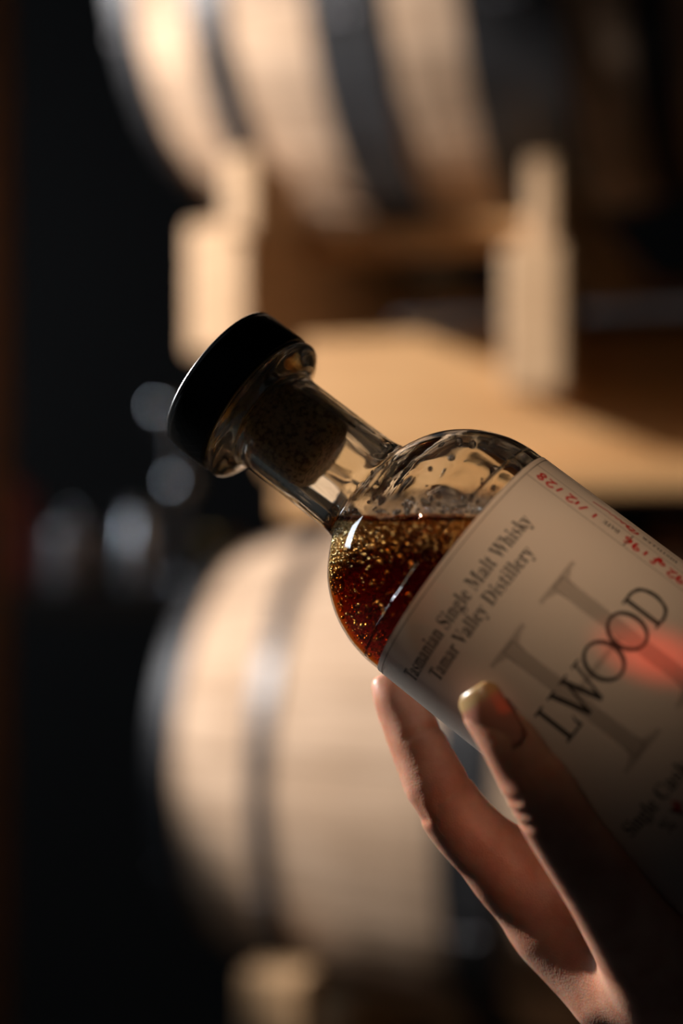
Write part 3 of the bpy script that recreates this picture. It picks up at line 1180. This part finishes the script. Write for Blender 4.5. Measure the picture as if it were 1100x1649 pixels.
def hand_field(P):
    d = None
    for c in PALM:
        s = chain(P, c, 0.008)
        d = s if d is None else smin(d, s, 0.012)
    for c, k in ((MID, .004), (RNG, .004), (PNK, .004)):
        d = smin(d, chain(P, c, .004), k)
    d = smin(d, chain(P, IDX, .005), .006)
    d = smin(d, chain(P, THB, .005), .007)
    # web of skin between thumb and index
    wv = cone_sdf(P, at(858, 1398, .442), at(935, 1455, .428), .006, .009)
    d = smin(d, wv, .010)
    d = smin(d, cone_sdf(P, at(905, 1500, .4340), at(985, 1590, .4280), .0105, .013), .012)

    # creases
    def arc(c0, c1, r_px, a0, a1, w_mm, sink=0.25):
        """crease round a limb: c0 the centre, c1 a point further along its axis; angle 0 faces the left outline, 90 the viewer"""
        nonlocal d
        c, e_ = at(*c0), at(*c1)
        zx = (e_ - c) / np.linalg.norm(e_ - c)
        vw = -c / np.linalg.norm(c)
        vw = vw - (vw @ zx) * zx
        vw /= np.linalg.norm(vw)
        lf = np.cross(zx, vw)
        if lf[0] > 0:
            lf = -lf
        R_ = pxr(r_px, c0[2])
        pts = [c + R_ * (math.cos(math.radians(t)) * lf + math.sin(math.radians(t)) * vw) for t in np.linspace(a0, a1, 6)]
        g_ = None
        for i_, (p_, q_) in enumerate(zip(pts[:-1], pts[1:])):
            f0 = math.sin(math.pi * (i_ + .5) / 5) ** .5
            w_ = w_mm / 1000 * f0
            s_ = cone_sdf(P, p_, q_, w_, w_)
            g_ = s_ if g_ is None else np.minimum(g_, s_)
        g_ = g_ + (1 - sink) * w_mm / 1000 * 0.35
        k = 0.0018
        h = np.clip(0.5 - 0.5 * (d + g_) / k, 0, 1)
        d = d * (1 - h) + (-g_) * h + k * h * (1 - h)

    # thumb knuckle
    arc((870, 1274, .3850), (915, 1345, .3885), 60, -30, 62, 1.1)
    arc((882, 1292, .3855), (915, 1345, .3885), 60, -25, 48, 0.9)
    arc((858, 1256, .3849), (915, 1345, .3885), 56, -20, 50, 0.8)
    # index: middle-joint crease on the palm side, end-joint crease, folds at the root
    arc((714, 1280, .4350), (752, 1335, .4350), 54, 70, 200, 1.0)
    arc((668, 1190, .4400), (690, 1240, .4365), 45, 80, 190, 0.8)
    # fine folds on the outer side of the middle joint
    for q_ in (-14, -4, 6, 16):
        arc((710 + q_ * .55, 1276 + q_ * .8, .4350), (752, 1335, .4350), 54, -30, 38, 0.55)
    # the bottle presses into the flesh
    X = P - P0
    sa = X @ ax
    rad_ = np.linalg.norm(X - sa[..., None] * ax, axis=-1)
    bot = np.maximum(rad_ - 0.0404, np.maximum(sa - 0.006, -0.1255 - sa))
    d = np.maximum(d, -bot)
    return d


def surface_nets(lo, hi, h, fn):
    n = np.ceil((hi - lo) / h).astype(int) + 1
    xs = [lo[i] + h * np.arange(n[i]) for i in range(3)]
    B = 8
    nb_ = (n + B - 1) // B
    D = np.ones(nb_ * B, np.float32)
    cc = [lo[i] + h * (np.arange(nb_[i]) * B + (B - 1) / 2) for i in range(3)]
    CG = np.stack(np.meshgrid(*cc, indexing='ij'), -1).reshape(-1, 3)
    cd = fn(CG)
    near = np.abs(cd) < h * B * 0.87 * 1.35
    D = D.reshape(nb_[0], B, nb_[1], B, nb_[2], B).transpose(0, 2, 4, 1, 3, 5).reshape(-1, B ** 3).copy()
    D[cd < 0] = -1
    o_ = np.arange(B) - (B - 1) / 2
    og = np.stack(np.meshgrid(o_, o_, o_, indexing='ij'), -1).reshape(-1, 3) * h
    ni = np.flatnonzero(near)
    for c0 in range(0, len(ni), 400):
        sel = ni[c0:c0 + 400]
        pts = (CG[sel][:, None] + og[None]).reshape(-1, 3)
        D[sel] = fn(pts).reshape(len(sel), -1)
    D = D.reshape(nb_[0], nb_[1], nb_[2], B, B, B).transpose(0, 3, 1, 4, 2, 5).reshape(nb_ * B)
    n = np.array(D.shape)
    ins = D < 0
    cells = np.zeros(n - 1, np.int8)
    for a in (0, 1):
        for b_ in (0, 1):
            for c in (0, 1):
                cells += ins[a:n[0] - 1 + a, b_:n[1] - 1 + b_, c:n[2] - 1 + c]
    act = (cells > 0) & (cells < 8)
    idx = -np.ones(n - 1, np.int64)
    I = np.argwhere(act)
    idx[act] = np.arange(len(I))
    acc = np.zeros((len(I), 3))
    cnt = np.zeros(len(I))
    corners = [(a, b_, c) for a in (0, 1) for b_ in (0, 1) for c in (0, 1)]
    for p in corners:
        for ax_ in range(3):
            if p[ax_] == 0:
                q = list(p)
                q[ax_] = 1
                dp = D[I[:, 0] + p[0], I[:, 1] + p[1], I[:, 2] + p[2]].astype(float)
                dq = D[I[:, 0] + q[0], I[:, 1] + q[1], I[:, 2] + q[2]].astype(float)
                cr_ = (dp < 0) != (dq < 0)
                t = np.where(cr_, dp / np.where(dp == dq, 1, dp - dq), 0)
                pos = np.array(p, float)[None].repeat(len(I), 0)
                pos[:, ax_] += t
                acc += pos * cr_[:, None]
                cnt += cr_
    Vv = lo + h * (I + acc / cnt[:, None])
    Q = []
    for ax_ in range(3):
        b1, b2 = [i for i in range(3) if i != ax_]
        sl0 = [slice(None)] * 3
        sl1 = [slice(None)] * 3
        sl0[ax_], sl1[ax_] = slice(0, -1), slice(1, None)
        cr_ = ins[tuple(sl0)] != ins[tuple(sl1)]
        E = np.argwhere(cr_)
        ok = (E[:, b1] > 0) & (E[:, b2] > 0) & (E[:, b1] < n[b1] - 1) & (E[:, b2] < n[b2] - 1)
        E = E[ok]
        fl = ins[E[:, 0], E[:, 1], E[:, 2]]

        def cell(d1, d2):
            c = E.copy()
            c[:, b1] -= d1
            c[:, b2] -= d2
            return idx[c[:, 0], c[:, 1], c[:, 2]]
        q = np.stack([cell(1, 1), cell(0, 1), cell(0, 0), cell(1, 0)], 1)
        if ax_ == 1:
            fl = ~fl
        q[~fl] = q[~fl][:, ::-1]
        Q.append(q)
    return Vv, np.concatenate(Q)


lo = np.array([0.004, 0.352, -0.268])
hi = np.array([0.190, 0.505, -0.036])
HV, HQ = surface_nets(lo, hi, 0.00092, hand_field)
hm = mesh('person', HV, HQ)
bm = bmesh.new()
bm.from_mesh(hm)
bmesh.ops.recalc_face_normals(bm, faces=bm.faces)
for _ in range(2):
    bmesh.ops.smooth_vert(bm, verts=bm.verts, factor=0.35, use_axis_x=True, use_axis_y=True, use_axis_z=True)
bm.to_mesh(hm)
bm.free()
person = link('person', hm, M['skin'])
tag(person, 'bare hand gripping the whisky bottle, thumb on the label, fingers behind it', 'person')


def nail(tip, root, r, nrm, width, length, over, name='thumb_nail'):
    """curved plate lying on the finger's end: local Z runs towards the tip"""
    tip, root = np.array(tip), np.array(root)
    zd = (tip - root) / np.linalg.norm(tip - root)
    nx = np.array(nrm, float)
    nx = nx - (nx @ zd) * zd
    nx /= np.linalg.norm(nx)
    yd = np.cross(zd, nx)
    nu_, nv_ = 14, 16
    Vv = []
    half = width / 2 / r
    for lay in (0, 1):
        for j in range(nv_ + 1):
            t = j / nv_
            z = t * length
            sq = 1.0
            if t < .25:
                sq = math.sqrt(max(1 - ((.25 - t) / .25) ** 2 * .75, 0))
            if t > .8:
                sq = math.sqrt(max(1 - ((t - .8) / .2) ** 2 * .72, 0))
            bend = -0.9 * (max(t - .55, 0) ** 2) * length * .55
            for i in range(nu_ + 1):
                a = (i / nu_ * 2 - 1) * half * sq
                rr_ = r + (0.0 if lay else 0.0006)
                Vv.append((rr_ * math.cos(a) - r + bend, rr_ * math.sin(a), z))
    Ff = []
    st = (nu_ + 1) * (nv_ + 1)
    for j in range(nv_):
        for i in range(nu_):
            a = j * (nu_ + 1) + i
            Ff.append((a, a + 1, a + nu_ + 2, a + nu_ + 1))
            Ff.append((st + a, st + a + nu_ + 1, st + a + nu_ + 2, st + a + 1))
    for i in range(nu_):
        a, b_ = i, nv_ * (nu_ + 1) + i
        Ff.append((a, st + a, st + a + 1, a + 1))
        Ff.append((b_, b_ + 1, st + b_ + 1, st + b_))
    for j in range(nv_):
        a, b_ = j * (nu_ + 1), j * (nu_ + 1) + nu_
        Ff.append((a, a + nu_ + 1, st + a + nu_ + 1, st + a))
        Ff.append((b_, st + b_, st + b_ + nu_ + 1, b_ + nu_ + 1))
    o = link(name, mesh(name, Vv, Ff), M['nail'], person)
    mw = Matrix((Vector(nx), Vector(yd), Vector(zd))).transposed().to_4x4()
    mw.translation = Vector(root)
    o.matrix_local = mw
    return o


nb = at(820, 1209, .3774)
nt_ = at(764, 1123, .3805)
tn = nail(nt_, nb, 0.0082, (-0.38, -0.92, -0.02), 0.0135, 0.0190, 0.003)
tag(tn, 'thumb nail with a pale free edge')
